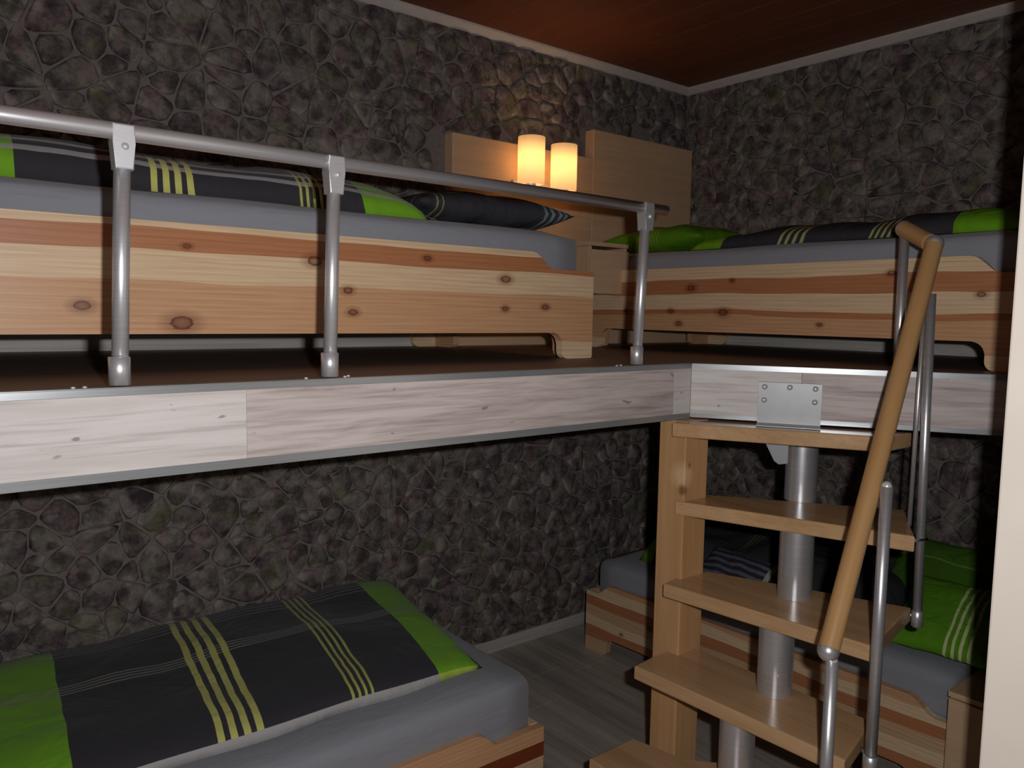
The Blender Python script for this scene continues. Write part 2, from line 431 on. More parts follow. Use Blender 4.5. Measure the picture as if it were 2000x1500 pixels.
clad(wallA, sa, lambda u, z, d: (u, -d, z), lambda u, z: not (LZ < z < 1.72 and u < -1.4) and not (0 < z < .44 and u < -1.75))
sb = [s_ for s_ in stones(-3.0, -0.012, 0.056, Z1, 23) if not (max(q[1] for q in s_[0]) > 1.172 and min(q[1] for q in s_[0]) < LZ+0.057)]
clad(wallB, sb, lambda u, z, d: (-d, u, z), lambda u, z: u > -2.0 and not (LZ < z < 1.7) and not (z < .5))

# ------------------------------------------------------------------ loft platform
loft = thing('loft_platform', 'L-shaped loft platform with whitewashed fascia boards and aluminium edge strips', 'platform', (0, 0, 0))
FY = -1.185; C0 = (-1.39, FY); QD = (-1.02, -1.81); T = 0.016
dl = math.hypot(QD[0]-C0[0], QD[1]-C0[1]); du = ((QD[0]-C0[0])/dl, (QD[1]-C0[1])/dl); dnr = (du[1], -du[0])  # outward normal
if dnr[0] > 0: dnr = (-dnr[0], -dnr[1])
CE = (C0[0]+du[0]*1.15, C0[1]+du[1]*1.15)
def inset(p, d): return (p[0]-dnr[0]*d, p[1]-dnr[1]*d)
deckpoly = [(-4.78, -0.017), (-0.017, -0.017), (-0.017, -3.0), (CE[0]+0.02, -3.0), inset(CE, T+.001), (C0[0]+0.012, FY+T+.001), (-4.78, FY+T+.001)]
obj('deck', prism(deckpoly, LZ-1.175, 'z', 1.175), mt_deck, loft)
obj('edge_beam', prism([(-4.78, FY+T+.002), (C0[0], FY+T+.002), (C0[0], FY+0.07), (-4.78, FY+0.07)], 0.022, 'z', 1.153), mt_black, loft)
FB, FT = 1.153, 1.300
def fseg(a, b, mat, d0=0.0):
    bm = bmesh.new(); box(bm, (a, FY-d0, FB), (b, FY+T, FT), 0.0008)
    obj('fascia_board', bm, mat, loft)
fseg(-4.78, -3.9, mt_fa_grain); fseg(-3.8995, -2.6262, mt_fa_light); fseg(-2.626, -1.4612, mt_fa_grain); fseg(-1.461, C0[0]-0.001, mt_fa_light)
def diag(s0, s1, d0, d1, z0, z1, bev=0.0):
    p = [(C0[0]+du[0]*s+dnr[0]*d, C0[1]+du[1]*s+dnr[1]*d) for s, d in ((s0, d0), (s1, d0), (s1, d1), (s0, d1))]
    return prism(p, z1-z0, 'z', z0, bev)
obj('fascia_board', diag(0.0, 0.285, -T, 0.0, FB+.004, FT, 0.0008), mt_fa_mid, loft)
obj('fascia_board', diag(0.286, 1.15, -T, 0.0, FB+.004, FT, 0.0008), mt_fa_grain, loft)
for zz, hh, nm in ((FT-0.0105, 0.0125, 'edge_strip'), (FB-0.002, 0.016, 'edge_strip')):
    for a, b in ((-4.78, -2.159), (-2.1585, C0[0]-0.002)):
        obj(nm, bx((a, FY-0.0022, zz), (b, FY-0.0002, zz+hh), 0.0006), mt_trim, loft)
    obj(nm, diag(0.002, 1.15, 0.0002, 0.0022, zz+(0.004 if hh > .014 else 0), zz+hh, 0.0), mt_trim, loft)
obj('edge_strip', bx((-4.78, FY-0.0022, FT+0.002), (C0[0], FY+0.016, FT+0.0032)), mt_trim, loft)
obj('edge_strip', diag(0.0, 1.15, -0.016, 0.0022, FT+0.002, FT+0.0032), mt_trim, loft)
for p in ((-2.895, -1.168), (-2.878, -1.165), (-2.815, -1.10), (-2.815, -1.14), (-2.505, -1.165), (-2.425, -1.165), (-2.41, -1.15), (-1.665, -1.165), (-1.645, -1.16)):
    bm = bmesh.new(); ball(bm, (p[0], p[1], LZ+0.0015), 0.004, 10, (1, 1, .6)); obj('screw', bm, mt_zinc, loft, True)
tag(struct('baseboard_loft_back', bx((-4.78, -0.016, LZ), (-1.425, -0.001, LZ+0.056), 0.002), mt_base_w), 'pale skirting board behind the upper left bed')
tag(struct('baseboard_loft_right', bx((-0.016, -3.0, LZ), (-0.001, -0.06, LZ+0.056), 0.002), mt_base_y), 'pale skirting board behind the upper right bed')

# ------------------------------------------------------------------ headboard panels and shelf box on the loft
h1 = thing('headboard_panel', 'low cream headboard panel behind the lamps, left of the taller one', 'headboard', (-1.419, 0, LZ), 0, 'cream headboard panels')
obj('panel', bx((0, -0.055, 0), (0.735, -0.001, 2.105-LZ), 0.003), mt_cream, h1)
h2 = thing('headboard_panel', 'tall cream headboard panel in the room corner', 'headboard', (-0.683, 0, LZ), 0, 'cream headboard panels')
obj('panel', bx((0, -0.055, 0), (0.668, -0.001, 2.229-LZ), 0.003), mt_cream, h2)
def cabinet(name, label, loc, W, D, Ht, rz=0.0, gap=0.03):
    """front faces local -y"""
    t = thing(name, label, 'nightstand', loc, rz, 'cream nightstands')
    obj('top_board', bx((-0.004, -0.006, Ht-0.016), (W+0.004, D, Ht), 0.0015), mt_cream, t)
    bm = bmesh.new()
    box(bm, (0, 0.0, 0), (0.015, D, Ht-0.0165), 0.001); box(bm, (W-0.015, 0.0, 0), (W, D, Ht-0.0165), 0.001)
    box(bm, (0.015, 0.004, 0), (W-0.015, D, 0.015)); box(bm, (0.015, D-0.01, 0.015), (W-0.015, D, Ht-0.0165))
    obj('carcass', bm, mt_cream, t)
    obj('drawer', bx((0.001, -0.014, 0.001), (W-0.001, -0.0005, Ht-gap), 0.0015), mt_cream, t)
    return t
cabinet('nightstand', 'small cream wall-hung nightstand between the two upper beds', (-1.03, -0.40, 1.512), 0.207, 0.343, 0.195)

# ------------------------------------------------------------------ twin wall lamp
lamp = thing('wall_lamp', 'lit twin wall lamp with two frosted white cylinder shades on the low headboard', 'lamp', (-1.02, -0.055, 1.96))
mtl = M('frosted_lit_glass', 0.4)
mtl.b.inputs['Emission Color'].default_value = (1.0, 0.62, 0.27, 1); mtl.b.inputs['Emission Strength'].default_value = 0.42
tr = mtl.n('ShaderNodeBsdfTranslucent'); tr.inputs[0].default_value = (1.0, 0.86, 0.66, 1)
mx = mtl.n('ShaderNodeMixShader'); mx.inputs[0].default_value = 0.55
mtl.l(mtl.b.outputs[0], mx.inputs[1]); mtl.l(tr.outputs[0], mx.inputs[2]); mtl.l(mx.outputs[0], mtl.nt.nodes['Material Output'].inputs[0])
mt_shade = mtl.col((0.85, 0.78, 0.68, 1))
mb = M('bulb'); mb.b.inputs['Emission Color'].default_value = (1, 0.72, 0.4, 1); mb.b.inputs['Emission Strength'].default_value = 6
mt_bulb = mb.col((1, .9, .8, 1))
obj('wall_plate', bx((-0.12, -0.02, -0.045), (0.13, 0, 0.0), 0.004), mt_fit, lamp)
for sx, zt in ((-0.088, 0.156), (0.084, 0.150)):
    yy = -0.09
    obj('arm', tube(tb((sx, -0.018, -0.03), (sx, yy, -0.03), 0.007), (sx, yy, -0.035), (sx, yy, -0.012), 0.009), mt_fit, lamp, True)
    z0 = zt-0.182
    obj('lamp_shade', lathe([(0.048, z0), (0.0535, z0+.004), (0.0535, z0+0.182), (0.0515, z0+0.182), (0.0515, z0+.006), (0.047, z0+.003)], 40, (sx, yy, 0)), mt_shade, lamp, True)
    obj('lamp_holder', lathe([(0.0, z0-.018), (0.012, z0-.018), (0.020, z0-.008), (0.020, z0+.012), (0.014, z0+.03), (0.0, z0+.03)], 24, (sx, yy, 0)), mt_fit, lamp, True)
    bm = bmesh.new(); ball(bm, (sx, yy, z0+.075), 0.017, 16, (1, 1, 1.5)); obj('bulb', bm, mt_bulb, lamp, True)
    pl = bpy.data.lights.new('lamp_glow', 'POINT'); pl.energy = 0.5; pl.color = (1, 0.62, 0.28); pl.shadow_soft_size = 0.02
    po = bpy.data.objects.new('lamp_glow', pl); COL.objects.link(po); po.parent = lamp; po.location = (sx, yy, z0+0.125)

# ------------------------------------------------------------------ beds
LT, OR, RD, PK = (226, 200, 164), (208, 164, 124), (184, 126, 86), (204, 172, 136)
def arc(cx_, cz_, r, a0, a1, n=6):
    return [(cx_+r*math.cos(math.radians(a0+(a1-a0)*i/n)), cz_+r*math.sin(math.radians(a0+(a1-a0)*i/n))) for i in range(n+1)]
def rail_outline(L, low, high, fw_=0.122, fh=0.076, nl=0.20):
    p = [(0.004, 0)] + [(fw_-0.022, 0)] + arc(fw_-0.022, 0.022, 0.022, -90, 0, 5)[1:]
    p += arc(fw_+0.034, fh-0.034, 0.034, 180, 90, 6)
    p += arc(L-fw_-0.034, fh-0.034, 0.034, 90, 0, 6)
    p += arc(L-fw_+0.022, 0.022, 0.022, 180, 270, 5)
    p += [(L-0.004, 0), (L, 0.004), (L, low-.003), (L-.003, low)]
    if high:
        p += [(L-nl+0.035, low), (L-nl+0.02, low+0.006), (L-nl-0.006, high-0.016), (L-nl-0.022, high-0.004), (L-nl-0.04, high),
              (nl+0.04, high), (nl+0.022, high-0.004), (nl+0.006, high-0.016), (nl-0.02, low+0.006), (nl-0.035, low)]
    p += [(0.003, low), (0, low-.003), (0, 0.004)]
    return p
def bed(label, loc, rz, L, W, mfront, mend, mw, nl=0.20, grp='pine bed frames'):
    t = thing('bed_frame', label, 'bed', loc, rz, grp)
    th = 0.026
    for y in (0, W-th):
        obj('side_rail', prism(rail_outline(L, 0.256, 0.303, nl=nl), th, 'y', y, 0.0012), mfront, t)
    for xx in (0.001, L-th-0.001):
        o = prism(rail_outline(W-2*th-0.002, 0.256, None), th, 'x', xx, 0.0012)
        bmesh.ops.translate(o, verts=o.verts, vec=(0, th+0.001, 0))
        obj('end_board', o, mend, t)
    bm = bmesh.new(); box(bm, (th+.002, th+.001, 0.14), (L-th-.002, th+.022, 0.17)); box(bm, (th+.002, W-th-.022, 0.14), (L-th-.002, W-th-.001, 0.17))
    obj('slat_ledge', bm, mw, t)
    n = 11
    for i in range(n):
        xx = 0.06+(L-0.12-0.07)*i/(n-1)
        obj('slat', bx((xx, th+.002, 0.1705), (xx+0.07, W-th-.002, 0.186), 0.001), mw, t)
    return t
mp_A = pine('knotty_pine_rail_orange', [(0, LT), (0.16, OR), (0.60, LT), (0.80, RD), (0.94, LT)],
            [(0.533, 0.131, 0.011), (0.716, 0.099, 0.017), (1.01, 0.241, 0.013), (0.729, 0.256, .006), (1.565, 0.222, 0.012), (1.093, 0.177, 0.009), (1.106, 0.126, 0.009), (1.71, 0.149, 0.009), (1.565, 0.142, .008), (1.313, 0.264, .008), (.22, .2, .012)], 'x', seed=2.0, wob=0.012)
mp_end = pine('knotty_pine_end', [(0, OR), (0.3, LT), (0.62, PK), (0.85, LT)], [(0.3, 0.15, 0.012)], 'y', seed=5.0)
mp_B = pine('knotty_pine_rail_banded', [(0, LT), (0.13, OR), (0.44, RD), (0.5, LT), (0.68, RD), (0.85, LT)],
            [(0.567, 0.231, 0.012), (0.739, 0.253, .007), (0.477, 0.147, 0.009), (0.515, 0.103, .010), (0.707, 0.145, .014), (1.281, 0.262, .009), (1.066, 0.11, .007), (1.52, 0.20, .008), (.254, .147, .008)], 'x', seed=9.0, wob=0.016)
mp_C = pine('pine_rail_striped', [(0, PK), (0.2, RD), (0.36, LT), (0.5, PK), (0.66, RD), (0.8, LT), (0.93, OR)],
            [(0.35, 0.19, 0.010), (0.95, 0.13, 0.018), (1.10, .12, .014), (.2, .12, .006), (.45, .12, .008)], 'x', seed=13.0)
mp_D = pine('pine_rail_dark_streak', [(0, OR), (0.25, PK), (0.56, (122, 60, 30)), (0.70, OR)], [(0.5, .2, .01)], 'x', seed=17.0, wob=0.01)
mt_slat = wood('birch_slat', (196, 166, 124), (214, 184, 144), 'y', 0.5)
def mattress(label, loc, rz, L, W, T_):
    t = thing('mattress', label, 'mattress', loc, rz, 'grey-sheeted mattresses')
    bm = bmesh.new(); box(bm, (0, 0, 0), (L, W, T_))
    bmesh.ops.subdivide_edges(bm, edges=bm.edges[:], cuts=5, use_grid_fill=True)
    rr = 0.045
    for v in bm.verts:   # rounded box with faint sag
        c = Vector((min(max(v.co.x, rr), L-rr), min(max(v.co.y, rr), W-rr), min(max(v.co.z, rr), T_-rr)))
        d = v.co-c
        if d.length > 0: v.co = c+d.normalized()*rr
    bmesh.ops.subdivide_edges(bm, edges=bm.edges[:], cuts=2, use_grid_fill=True)
    rnd = random.Random(hash(label) % 97)
    for v in bm.verts:
        c = Vector((min(max(v.co.x, rr), L-rr), min(max(v.co.y, rr), W-rr), min(max(v.co.z, rr), T_-rr)))
        d = v.co-c
        if d.length > 1e-5: v.co = c+d.normalized()*rr
        v.co.z += 0.004*math.sin(v.co.x*9)*math.sin(v.co.y*7)
    obj('mattress_cover', bm, mt_sheet, t, True)
    t2 = bmesh.new()
    for zz in (0.016, T_-0.02):
        pts = [(rr, -0.001), (L-rr, -0.001), (L-0.010, 0.010), (L+0.001, rr), (L+0.001, W-rr)]
        for a, b in zip(pts, pts[1:]):
            if zz > 0.1: continue
            tube(t2, (a[0], a[1], zz+0.02), (b[0], b[1], zz+0.02), 0.002, n=6)
    obj('seam_piping', t2, mt_sheet, t, True)
    return t
# upper left
LA, WA = 1.90, 0.845
bed('pine bed frame with orange knotty side rail on the loft against the back wall', (-1.456-LA, -0.862, LZ), 0, LA, WA, mp_A, mp_end, mt_slat)
mattress('grey-sheeted mattress on the upper left bed behind the guard rail', (-1.456-LA+.02, -0.828, LZ+0.187), 0, LA-.036, 0.79, 0.185)
# upper right (local x runs along -Y of the room: rotate -90)
LB = 1.66; YB = -0.185
bed('pine bed frame with banded brown and cream rail on the loft beside the stairs', (-0.862, YB, LZ), -PI/2, LB, WA, mp_B, mp_end, mt_slat, nl=0.135)
mattress('grey-sheeted mattress on the upper right bed above the stairs', (-0.826, YB-.02, LZ+0.187), -PI/2, LB-.036, 0.79, 0.185)
# lower left
LC = 1.90
bed('pine bed frame with dark streaked rail on the floor in the lower left', (-1.69-LC, -0.945, 0), 0, LC, 0.915, mp_D, mp_end, mt_slat)
mattress('grey-sheeted mattress on the lower left bed with the large duvet', (-1.70-LC+.02, -0.925, 0.187), 0, LC-.03, 0.87, 0.225)
# lower right
rzD = -PI/2+math.radians(2.6)
LD = 1.47
bed('pine bed frame with striped rail on the floor behind the stairs', (-0.805, -0.205, 0), rzD, LD, 0.70, mp_C, mp_end, mt_slat, nl=0.10)
mattress('grey-sheeted mattress on the floor bed behind the stair treads', (-0.775, -0.230, 0.187), rzD, LD-.05, 0.64, 0.21)
cabinet('nightstand', 'cream nightstand at the foot of the floor bed near the partition', (-0.785, -1.668, 0.0), 0.22, 0.33, 0.380, -PI/2, 0.018)

# ------------------------------------------------------------------ bedding
def softgrid(f, nu, nv, uvf, name, mat, parent):
    """closed pillow-like sheet: f(u,v,side) -> xyz"""
    bm = bmesh.new(); lay = bm.loops.layers.uv.new('cloth'); top = []; bot = []
    for i in range(nu+1):
        top.append([bm.verts.new(f(i/nu, j/nv, 1)) for j in range(nv+1)])
        bot.append([top[i][j] if i in (0, nu) or j in (0, nv) else bm.verts.new(f(i/nu, j/nv, -1)) for j in range(nv+1)])
    def quad(g, i, j, flip):
        idx = [(i, j), (i+1, j), (i+1, j+1), (i, j+1)]
        if flip: idx = idx[::-1]
        vs = [g[a][b] for a, b in idx]
        fc = bm.faces.new(vs)
        for lp, (a, b) in zip(fc.loops, idx): lp[lay].uv = uvf(a/nu, b/nv)
    for i in range(nu):
        for j in range(nv): quad(top, i, j, False); quad(bot, i, j, True)
    return obj(name, bm, mat, parent, True)
def duvet(label, corners, zb, th, mat, total, width, drop=0.05, seed=1, fe=4.0, lumps=1.0):
    """corners: right-back, left-back, left-front, right-front (x,y); u 0 at right end, v 0 at back"""
    rb, lb, lf, rf = [Vector((*c, 0)) for c in corners]
    c = (rb+lb+lf+rf)/4
    t = thing('duvet', label, 'duvet', (c.x, c.y, zb), 0, 'striped duvets')
    rnd = random.Random(seed); ph = [rnd.uniform(0, 6.28) for _ in range(6)]
    def f(u, v, side):
        p = (rb*(1-u)+lb*u)*(1-v)+(rf*(1-u)+lf*u)*v-c
        eu, ev = 1-abs(2*u-1)**9, 1-abs(2*v-1)**(fe if v > .5 else 7)
        e = max(0.0, eu*ev)**0.5
        bump_ = (0.006*math.sin(u*13+ph[0]+v*3)+0.005*math.sin(v*11+ph[1]+u*5)+0.004*math.sin(u*31+ph[2])*math.sin(v*9+ph[3]))*lumps
        z = (th*e+bump_*e if side > 0 else 0.002*e)
        z += 0.004
        wv = 0.006*math.sin(u*22+ph[4])*(1 if v > .98 or v < .02 else 0)
        return (p.x, p.y+wv, z)
    softgrid(f, 64, 40, lambda a, b: (a*total, b*width), 'cover', mat, t)
    return t
def pillow(label, loc, rz, tilt, W, D, th, mat, pts=0.07):
    t = thing('pillow', label, 'pillow', loc, rz, 'pillows'); t.rotation_euler = (tilt, 0, rz)
    def f(u, v, side):
        x_, y_ = 2*u-1, 2*v-1
        e = max(0.0, (1-abs(x_)**2.6)*(1-abs(y_)**2.6))**0.5
        X = x_*(1-pts*(1-y_*y_))*W/2; Y = y_*(1-pts*1.3*(1-x_*x_))*D/2
        w_ = 0.004*math.sin(x_*9+y_*4)*e
        return (X, Y, th/2+side*th/2*e+w_)
    softgrid(f, 36, 28, lambda a, b: (a*W, b*D), 'pillowcase', mat, t)
    return t
ROWS = ((0.05, 0.15, 5, 0.26, (136, 134, 144)), (0.355, 0.40, 4, 0.42, (142, 144, 132)))
md_C = duvet_mat('striped_duvet_lower', 1.36, 0.15, 1.09, (0.355, 0.43), (0.665, 0.785), 0.80, ROWS)
duvet('charcoal duvet with lime stripes and green ends lying spread on the lower left bed',
      ((-1.675, -0.03), (-3.10, -0.03), (-3.15, -0.80), (-1.815, -0.815)), 0.410, 0.062, md_C, 1.40, 0.80, seed=4)
md_A = duvet_mat('striped_duvet_upper_left', 1.2, 0.20, 0.96, (0.305, 0.372), (0.615, 0.712), 0.62, ((0.565, .592, 2, 0.42, (168, 166, 170)),), piping=False)
duvet('charcoal duvet with lime stripes folded along the upper left bed', ((-1.945, -0.10), (-3.05, -0.10), (-3.10, -0.74), (-1.955, -0.74)), LZ+0.372, 0.108, md_A, 1.15, 0.62, seed=8)
def pillow_mat(name, base, rows, cols, green=None):
    m = M(name, 0.9, spec=0.12)
    uv = m.n('ShaderNodeUVMap'); uv.uv_map = 'cloth'
    sp = m.n('ShaderNodeSeparateXYZ'); m.l(uv.outputs[0], sp.inputs[0]); c = lin(base)
    wob = m.math('MULTIPLY', m.math('SUBTRACT', m.noise(uv.outputs[0], 8, 2), 0.5), 0.02)
    for ax, lst in ((1, rows), (0, cols)):
        cc = m.math('ADD', sp.outputs[ax], wob)
        for p, w_, col_, a in lst: c = m.mix(m.math('MULTIPLY', m.math('COMPARE', cc, p, w_/2), a), c, lin(col_))
    f = m.noise(uv.outputs[0], 9, 3, 0.6, 0.8); m.bump(f, 0.5, 0.03)
    return m.col(c)
pm_A = pillow_mat('charcoal_pillow_pale_stripes', DARK, [(0.08, 0.006, (150, 150, 150), .8)],
                  [(0.055, .006, (150, 150, 110), .7), (0.075, .005, (150, 150, 110), .7), (0.44, .011, (120, 140, 142), .8), (0.465, .011, (120, 140, 142), .8), (0.49, .011, (120, 140, 142), .8), (0.51, .011, (120, 140, 142), .8)])
pillow('dark pillow with pale end stripes beneath the wall lamp', (-1.70, -0.545, LZ+0.374), math.radians(-3), 0, 0.54, 0.40, 0.112, pm_A)
pm_B = pillow_mat('green_pillow_lined', (88, 138, 28), [(0.2, .005, (150, 170, 60), .5)], [(0.2+.016*i, .006, (150, 170, 60), .55) for i in range(6)])
pillow('green pillow on the upper right bed beside the tall headboard', (-0.50, -0.40, LZ+0.374), -PI/2, 0, 0.50, 0.42, 0.125, pm_B)
md_B = duvet_mat('striped_duvet_upper_right', 1.1, 0.0, 5.0, None, None, 0.60, (), piping=False)
def duvet_side(name, segs, stripes_):
    """segs: [(s0,s1,colour)], stripes [(centre,width,colour)] along s"""
    m = M(name, 0.9, spec=0.12)
    uv = m.n('ShaderNodeUVMap'); uv.uv_map = 'cloth'
    sp = m.n('ShaderNodeSeparateXYZ'); m.l(uv.outputs[0], sp.inputs[0]); s_ = sp.outputs[0]
    c = lin(DARK)
    for a, b, cc in segs: c = m.mix(m.math('COMPARE', s_, (a+b)/2, (b-a)/2), c, lin(cc))
    for p, w_, cc in stripes_: c = m.mix(m.math('MULTIPLY', m.math('COMPARE', s_, p, w_/2), .9), c, lin(cc))
    m.bump(m.noise(uv.outputs[0], 7, 3, .6, .6), 0.5, 0.03)
    return m.col(c)
# s measured from the foot (far -Y) end toward the head
md_B = duvet_side('striped_duvet_upper_right', [(-.01, .20, (104, 160, 30)), (0.985, 1.2, (112, 160, 36))],
                  [(0.375+.019*i, .008, (170, 172, 110)) for i in range(4)] + [(0.665+.027*i, .012, (176, 176, 118)) for i in range(4)])
duvet('charcoal duvet with lime stripes and green ends on the upper right bed', ((-0.20, -1.775), (-0.20, -0.66), (-0.745, -0.64), (-0.755, -1.775)), LZ+0.372, 0.072, md_B, 1.13, 0.56, seed=12)
md_D = duvet_side('dark_duvet_lower_right', [(1.02, 1.3, (118, 158, 44))], [(0.62+.02*i, .007, (96, 110, 60)) for i in range(3)])
duvet('dark duvet with green end heaped on the floor bed behind the stairs', ((-0.14, -1.38), (-0.14, -0.36), (-0.66, -0.37), (-0.64, -1.38)), 0.398, 0.15, md_D, 1.1, 0.5, seed=15, lumps=2.2)
pm_D0 = pillow_mat('grey_striped_pillow', (52, 50, 60), [(0.03+.030*i, .014, (112, 112, 124), .7) for i in range(5)], [(0.29, .016, (170, 175, 150), .7)])
pillow('folded dark cushion with grey stripes on the floor bed, seen between two treads', (-0.70, -0.90, 0.475), -PI/2-.06, math.radians(38), 0.31, 0.16, 0.07, pm_D0, 0.03)
pm_D = pillow_mat('green_pillow_cream_stripes', (92, 144, 34), [], [(0.18+.022*i, .009, (206, 210, 160), .85) for i in range(4)])
pillow('green pillow with four cream stripes leaning at the foot of the floor bed', (-0.50, -1.555, 0.448), -PI/2+0.1, math.radians(26), 0.31, 0.34, 0.10, pm_D)
pm_E = pillow_mat('green_pillow_plain', (66, 104, 30), [(0.2, .006, (130, 150, 90), .6)], [])
pillow('plain green pillow propped against the wall behind the striped one', (-0.25, -1.42, 0.50), -PI/2, math.radians(50), 0.34, 0.30, 0.12, pm_E)

# ------------------------------------------------------------------ guard rail
rail = thing('guard_rail', 'brushed aluminium guard rail with three posts along the loft edge', 'railing', (-2.8, -1.175, LZ))
def R_(x_, y_, z_): return (x_+2.8, y_+1.175, z_)
RZ = 0.408
bm = tb(R_(-4.7, -1.175, RZ), R_(-1.508, -1.175, RZ-0.004), 0.0135, n=28)
obj('top_tube', bm, mt_alu, rail, True)
bm = bmesh.new(); ball(bm, R_(-1.508, -1.175, RZ-0.004), 0.0135, 16, (.5, 1, 1)); obj('end_cap', bm, mt_fit, rail, True)
for (xb, xt) in ((-2.829, -2.816), (-2.462, -2.452), (-1.604, -1.585), (-3.6, -3.6)):
    obj('post', tb(R_(xb, -1.176, 0.004), R_(xt, -1.175, RZ-0.03), 0.0128, n=28), mt_alu, rail, True)
    obj('foot_socket', lathe([(0.0, 0.0045), (0.0165, 0.0045), (0.0165, 0.049), (0.0135, 0.050)], 28, R_(xb, -1.176, 0)), mt_alu, rail, True)
    # tapering clamp under the tube
    pr = [(-0.0165, RZ+0.010), (-0.0165, RZ-0.020), (-0.0138, RZ-0.060), (0.0138, RZ-0.060), (0.0165, RZ-0.020), (0.0165, RZ+0.010)]
    b = prism(pr, 0.030, 'y', -0.015, 0.0025); bmesh.ops.translate(b, verts=b.verts, vec=(xt+2.8, 0, -0.002))
    cl = obj('tube_clamp', b, mt_fit, rail)
    bm = bmesh.new(); tube(bm, R_(xt+.001, -1.189, RZ-.027), R_(xt+.001, -1.1935, RZ-.027), 0.0062, .005, 14); obj('screw', bm, mt_zinc, cl, True)

# ------------------------------------------------------------------ staircase
st = thing('staircase', 'space-saving staircase with beech treads on a silver centre pole and wooden newel', 'staircase', (-1.4, -1.45, 0))
ox, oy = -1.4, -1.45
def L2(p): return (p[0]-ox, p[1]-oy)
def L3(p): return (p[0]-ox, p[1]-oy, p[2])
NP = (-1.45, -1.222, -1.352, -1.130)    # newel x0,y0,x1,y1
obj('newel_post', bx((NP[0]-ox, NP[1]-oy, 0), (NP[2]-ox, NP[3]-oy, 1.150), 0.003), mt_newel, st)
TT = 0.038
def tread(poly, z):
    o = obj('tread', prism([L2(p) for p in poly], TT, 'z', z-TT, 0.004), mt_step, st); return o
g = 0.0008
def around(front_left, rear_left_x, left_y):
    """outline start hugging the newel: nose left of it, notch, behind"""
    return [front_left, (NP[0]-g, left_y), (NP[0]-g, NP[1]-g)]
# z list, tread outlines counter/clockwise
tread([(-1.486, -1.205), (NP[0]-g, -1.190), (NP[0]-g, NP[1]-g), (NP[2]+g, NP[1]-g), (-1.345, -1.20), (-1.10, -1.655), (-1.235, -1.655)], 1.148)
tread([(-1.462, -1.205), (NP[0]-g, -1.200), (NP[0]-g, NP[1]-g), (NP[2]+g, NP[1]-g), (-1.330, -1.20), (-1.035, -1.62), (-1.275, -1.755)], 0.932)
tread([(-1.512, -1.215), (NP[0]-g, -1.205), (NP[0]-g, NP[1]-g), (NP[2]+g, NP[1]-g), (-1.335, -1.215), (-1.145, -1.70), (-1.455, -1.758)], 0.716)
tread([(-1.592, -1.192), (-1.505, -1.185), (NP[0]-g, -1.184), (NP[0]-g, NP[1]-g), (-1.376, NP[1]-g), (-1.372, -1.25), (-1.362, -1.725), (-1.572, -1.77)], 0.50)
tread([(-1.738, -1.178), (-1.572, -1.178), (-1.548, -1.33), (-1.475, -1.40), (-1.475, -1.735), (-1.755, -1.775)], 0.285)
tread([(-1.90, -1.18), (-1.71, -1.18), (-1.70, -1.74), (-1.92, -1.76)], 0.072)
segs = [((-1.160, -1.392), 0.932, 1.110), ((-1.313, -1.480), 0.716, 0.894), ((-1.420, -1.502), 0.50, 0.678), ((-1.533, -1.478), 0.285, 0.4615), ((-1.78, -1.52), 0.072, 0.247)]
for (p, z0, z1) in segs:
    o = obj('pole_section', tb(L3((*p, z0+.0005)), L3((*p, z1-.0005)), 0.0425, n=40), mt_pole, st); sharp(o)
# lower sleeve of each section carries on beneath its tread toward the next one down
for i in range(len(segs)-1):
    a, b = segs[i][0], segs[i+1][0]
    z = segs[i][1]-TT
    bm = prism([L2((a[0]+dx_, a[1]+dy_)) for dx_, dy_ in [(0.03*math.cos(t_), 0.03*math.sin(t_)) for t_ in [k_*PI/8 for k_ in range(16)]]], 0.012, 'z', z-0.0125)
    obj('pole_collar', bm, mt_pole, st)
bm = bmesh.new(); ball(bm, L3((-1.452, -1.531, 0.56)), 0.003, 8); obj('set_screw', bm, mt_zinc, st, True)
# gusset under the top tread
def gus(y0):
    e = (du[0], du[1]); n_ = dnr
    pts = []
    return pts
bm = bmesh.new()
ga = Vector((-1.315, -1.372, 0)); gd = Vector((0.6, -0.8, 0))*0.02
outl = [(0.0, 1.1095), (0.062, 1.1095), (0.062, 1.052), (0.040, 1.048), (0.028, 1.056)]
dirv = Vector((0.43, -0.90, 0))
for sgn, wd in ((0, 0.004),):
    A = [bm.verts.new(L3(tuple(ga+dirv*a)[:2]+(z_,))) for a, z_ in outl]
    B = [bm.verts.new(L3(tuple(ga+dirv*a+Vector((0.9, 0.43, 0))*0.05)[:2]+(z_,))) for a, z_ in outl]
    bm.faces.new(A[::-1]); bm.faces.new(B)
    for i in range(len(A)): bm.faces.new((A[i], A[(i+1) % len(A)], B[(i+1) % len(A)], B[i]))
obj('gusset', bm, mt_plate, st)
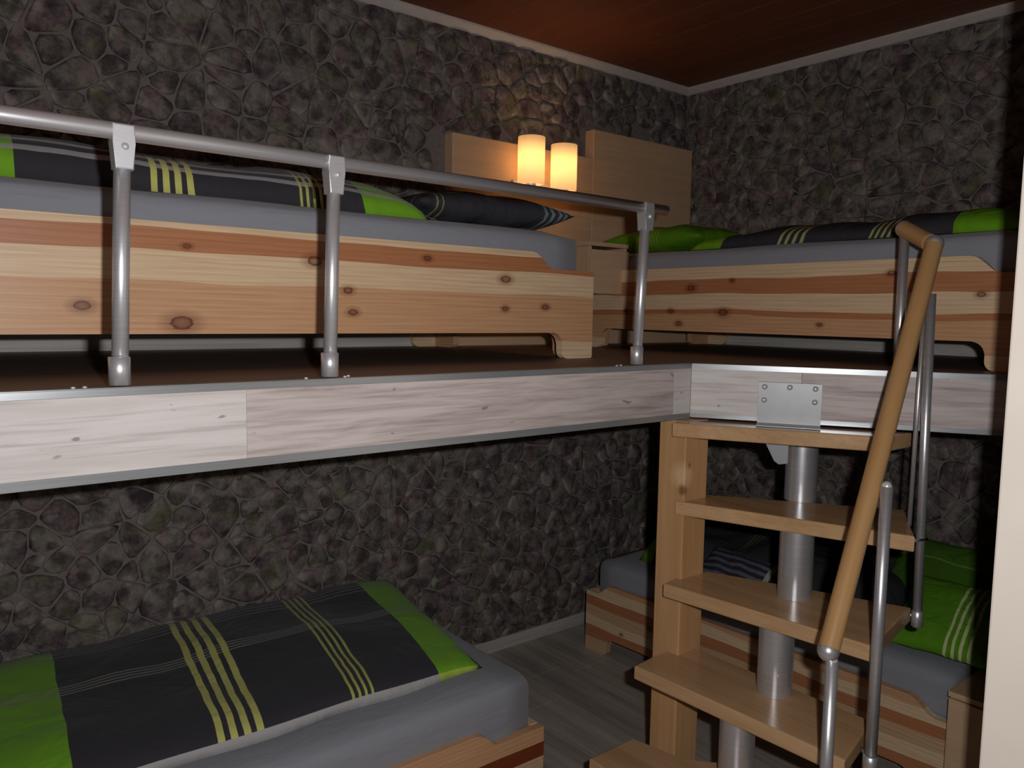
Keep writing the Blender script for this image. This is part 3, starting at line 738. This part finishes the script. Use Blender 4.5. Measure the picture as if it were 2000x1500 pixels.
# fixing plate on the diagonal fascia with five bolts
def dg(s_, d_): return (C0[0]+du[0]*s_+dnr[0]*d_, C0[1]+du[1]*s_+dnr[1]*d_)
s0, s1 = 0.178, 0.336
o = prism([L2(dg(s_, d_)) for s_, d_ in ((s0, 0.0025), (s1, 0.0025), (s1, 0.007), (s0, 0.007))], 1.262-1.149, 'z', 1.149, 0.001)
pl_ = obj('fixing_plate', o, mt_plate, st)
obj('plate_flange', prism([L2(dg(s_, d_)) for s_, d_ in ((s0, 0.007), (s1, 0.007), (s1, 0.062), (s0, 0.062))], 0.004, 'z', 1.1485, 0.001), mt_plate, st)
for s_, z_ in ((s0+.016, 1.249), ((s0+s1)/2, 1.250), (s1-.016, 1.249), (s0+.016, 1.214), (s1-.016, 1.214)):
    a_, b_ = dg(s_, 0.007), dg(s_, 0.013)
    bm = tb(L3((*a_, z_)), L3((*b_, z_)), 0.0075, 0.0072, 16)
    ball(bm, L3((*b_, z_)), 0.0066, 12)
    obj('bolt', bm, mt_zinc, pl_, True)
# handrail and balusters
hb, ht = Vector((-1.692, -1.785, 0.778)), Vector((-1.150, -1.702, 1.612))
hd = (ht-hb).normalized()
o = obj('handrail', tb((0, 0, 0), ((ht-hb).length, 0, 0), 0.0205, n=32), mt_hand, st)
o.location = L3(hb); o.rotation_euler = hd.to_track_quat('X', 'Z').to_euler(); sharp(o)
bm = bmesh.new(); ball(bm, L3(hb), 0.0212, 28); obj('handrail_ball', bm, mt_pole, st, True)
bm = bmesh.new(); ball(bm, L3(ht+hd*0.003), 0.0215, 28); obj('handrail_joint', bm, mt_fit, st, True)
h2e = Vector((-1.085, -1.598, 1.662)); h2d = (h2e-ht).normalized()
o = obj('handrail', tb((0.02, 0, 0), ((h2e-ht).length, 0, 0), 0.0205, n=32), mt_hand, st)
o.location = L3(ht); o.rotation_euler = h2d.to_track_quat('X', 'Z').to_euler(); sharp(o)
bm = bmesh.new(); ball(bm, L3(h2e), 0.021, 24); obj('handrail_joint', bm, mt_fit, st, True)
def baluster(x_, y_, z0, z1, r=0.0122, collar=True, xt=None, tip=True):
    xt = x_ if xt is None else xt
    b_ = obj('baluster', tb(L3((x_, y_, z0)), L3((xt, y_, z1)), r, n=24), mt_pole, st, True)
    if collar:
        o_ = lathe([(0, z0-.001), (r*.8, z0-.001), (r*1.3, z0+.002), (r*1.3, z0+.040), (r*1.02, z0+.042)], 24, L3((x_, y_, 0)))
        obj('baluster_foot', o_, mt_pole, b_, True)
    if tip:
        bm_ = bmesh.new(); ball(bm_, L3((xt, y_, z1)), r*0.9, 12); obj('baluster_tip', bm_, mt_zinc, b_, True)
baluster(-1.688, -1.792, 0.245, 0.760)
baluster(-1.500, -1.790, 0.455, 1.085)
baluster(-1.134, -1.712, 0.668, 1.495, 0.0108, xt=-1.170, tip=False)
baluster(-1.160, -1.690, 0.925, 1.52, 0.0055, False, xt=-1.15)
baluster(-1.075, -1.600, 1.16, 1.648, 0.0120, False, xt=-1.085)
# fixing pins from tread edges to the balusters
for a_, b_ in (((-1.275, -1.735, .915), (-1.120, -1.716, .890)), ((-1.46, -1.75, .48), (-1.500, -1.790, .475)), ((-1.145, -1.69, .696), (-1.120, -1.716, .690)), ((-1.70, -1.765, .266), (-1.688, -1.792, .262)), ((-1.235, -1.66, 0.92), (-1.160, -1.690, .93))):
    obj('fixing_pin', tb(L3(a_), L3(b_), 0.004, n=10), mt_zinc, st, True)
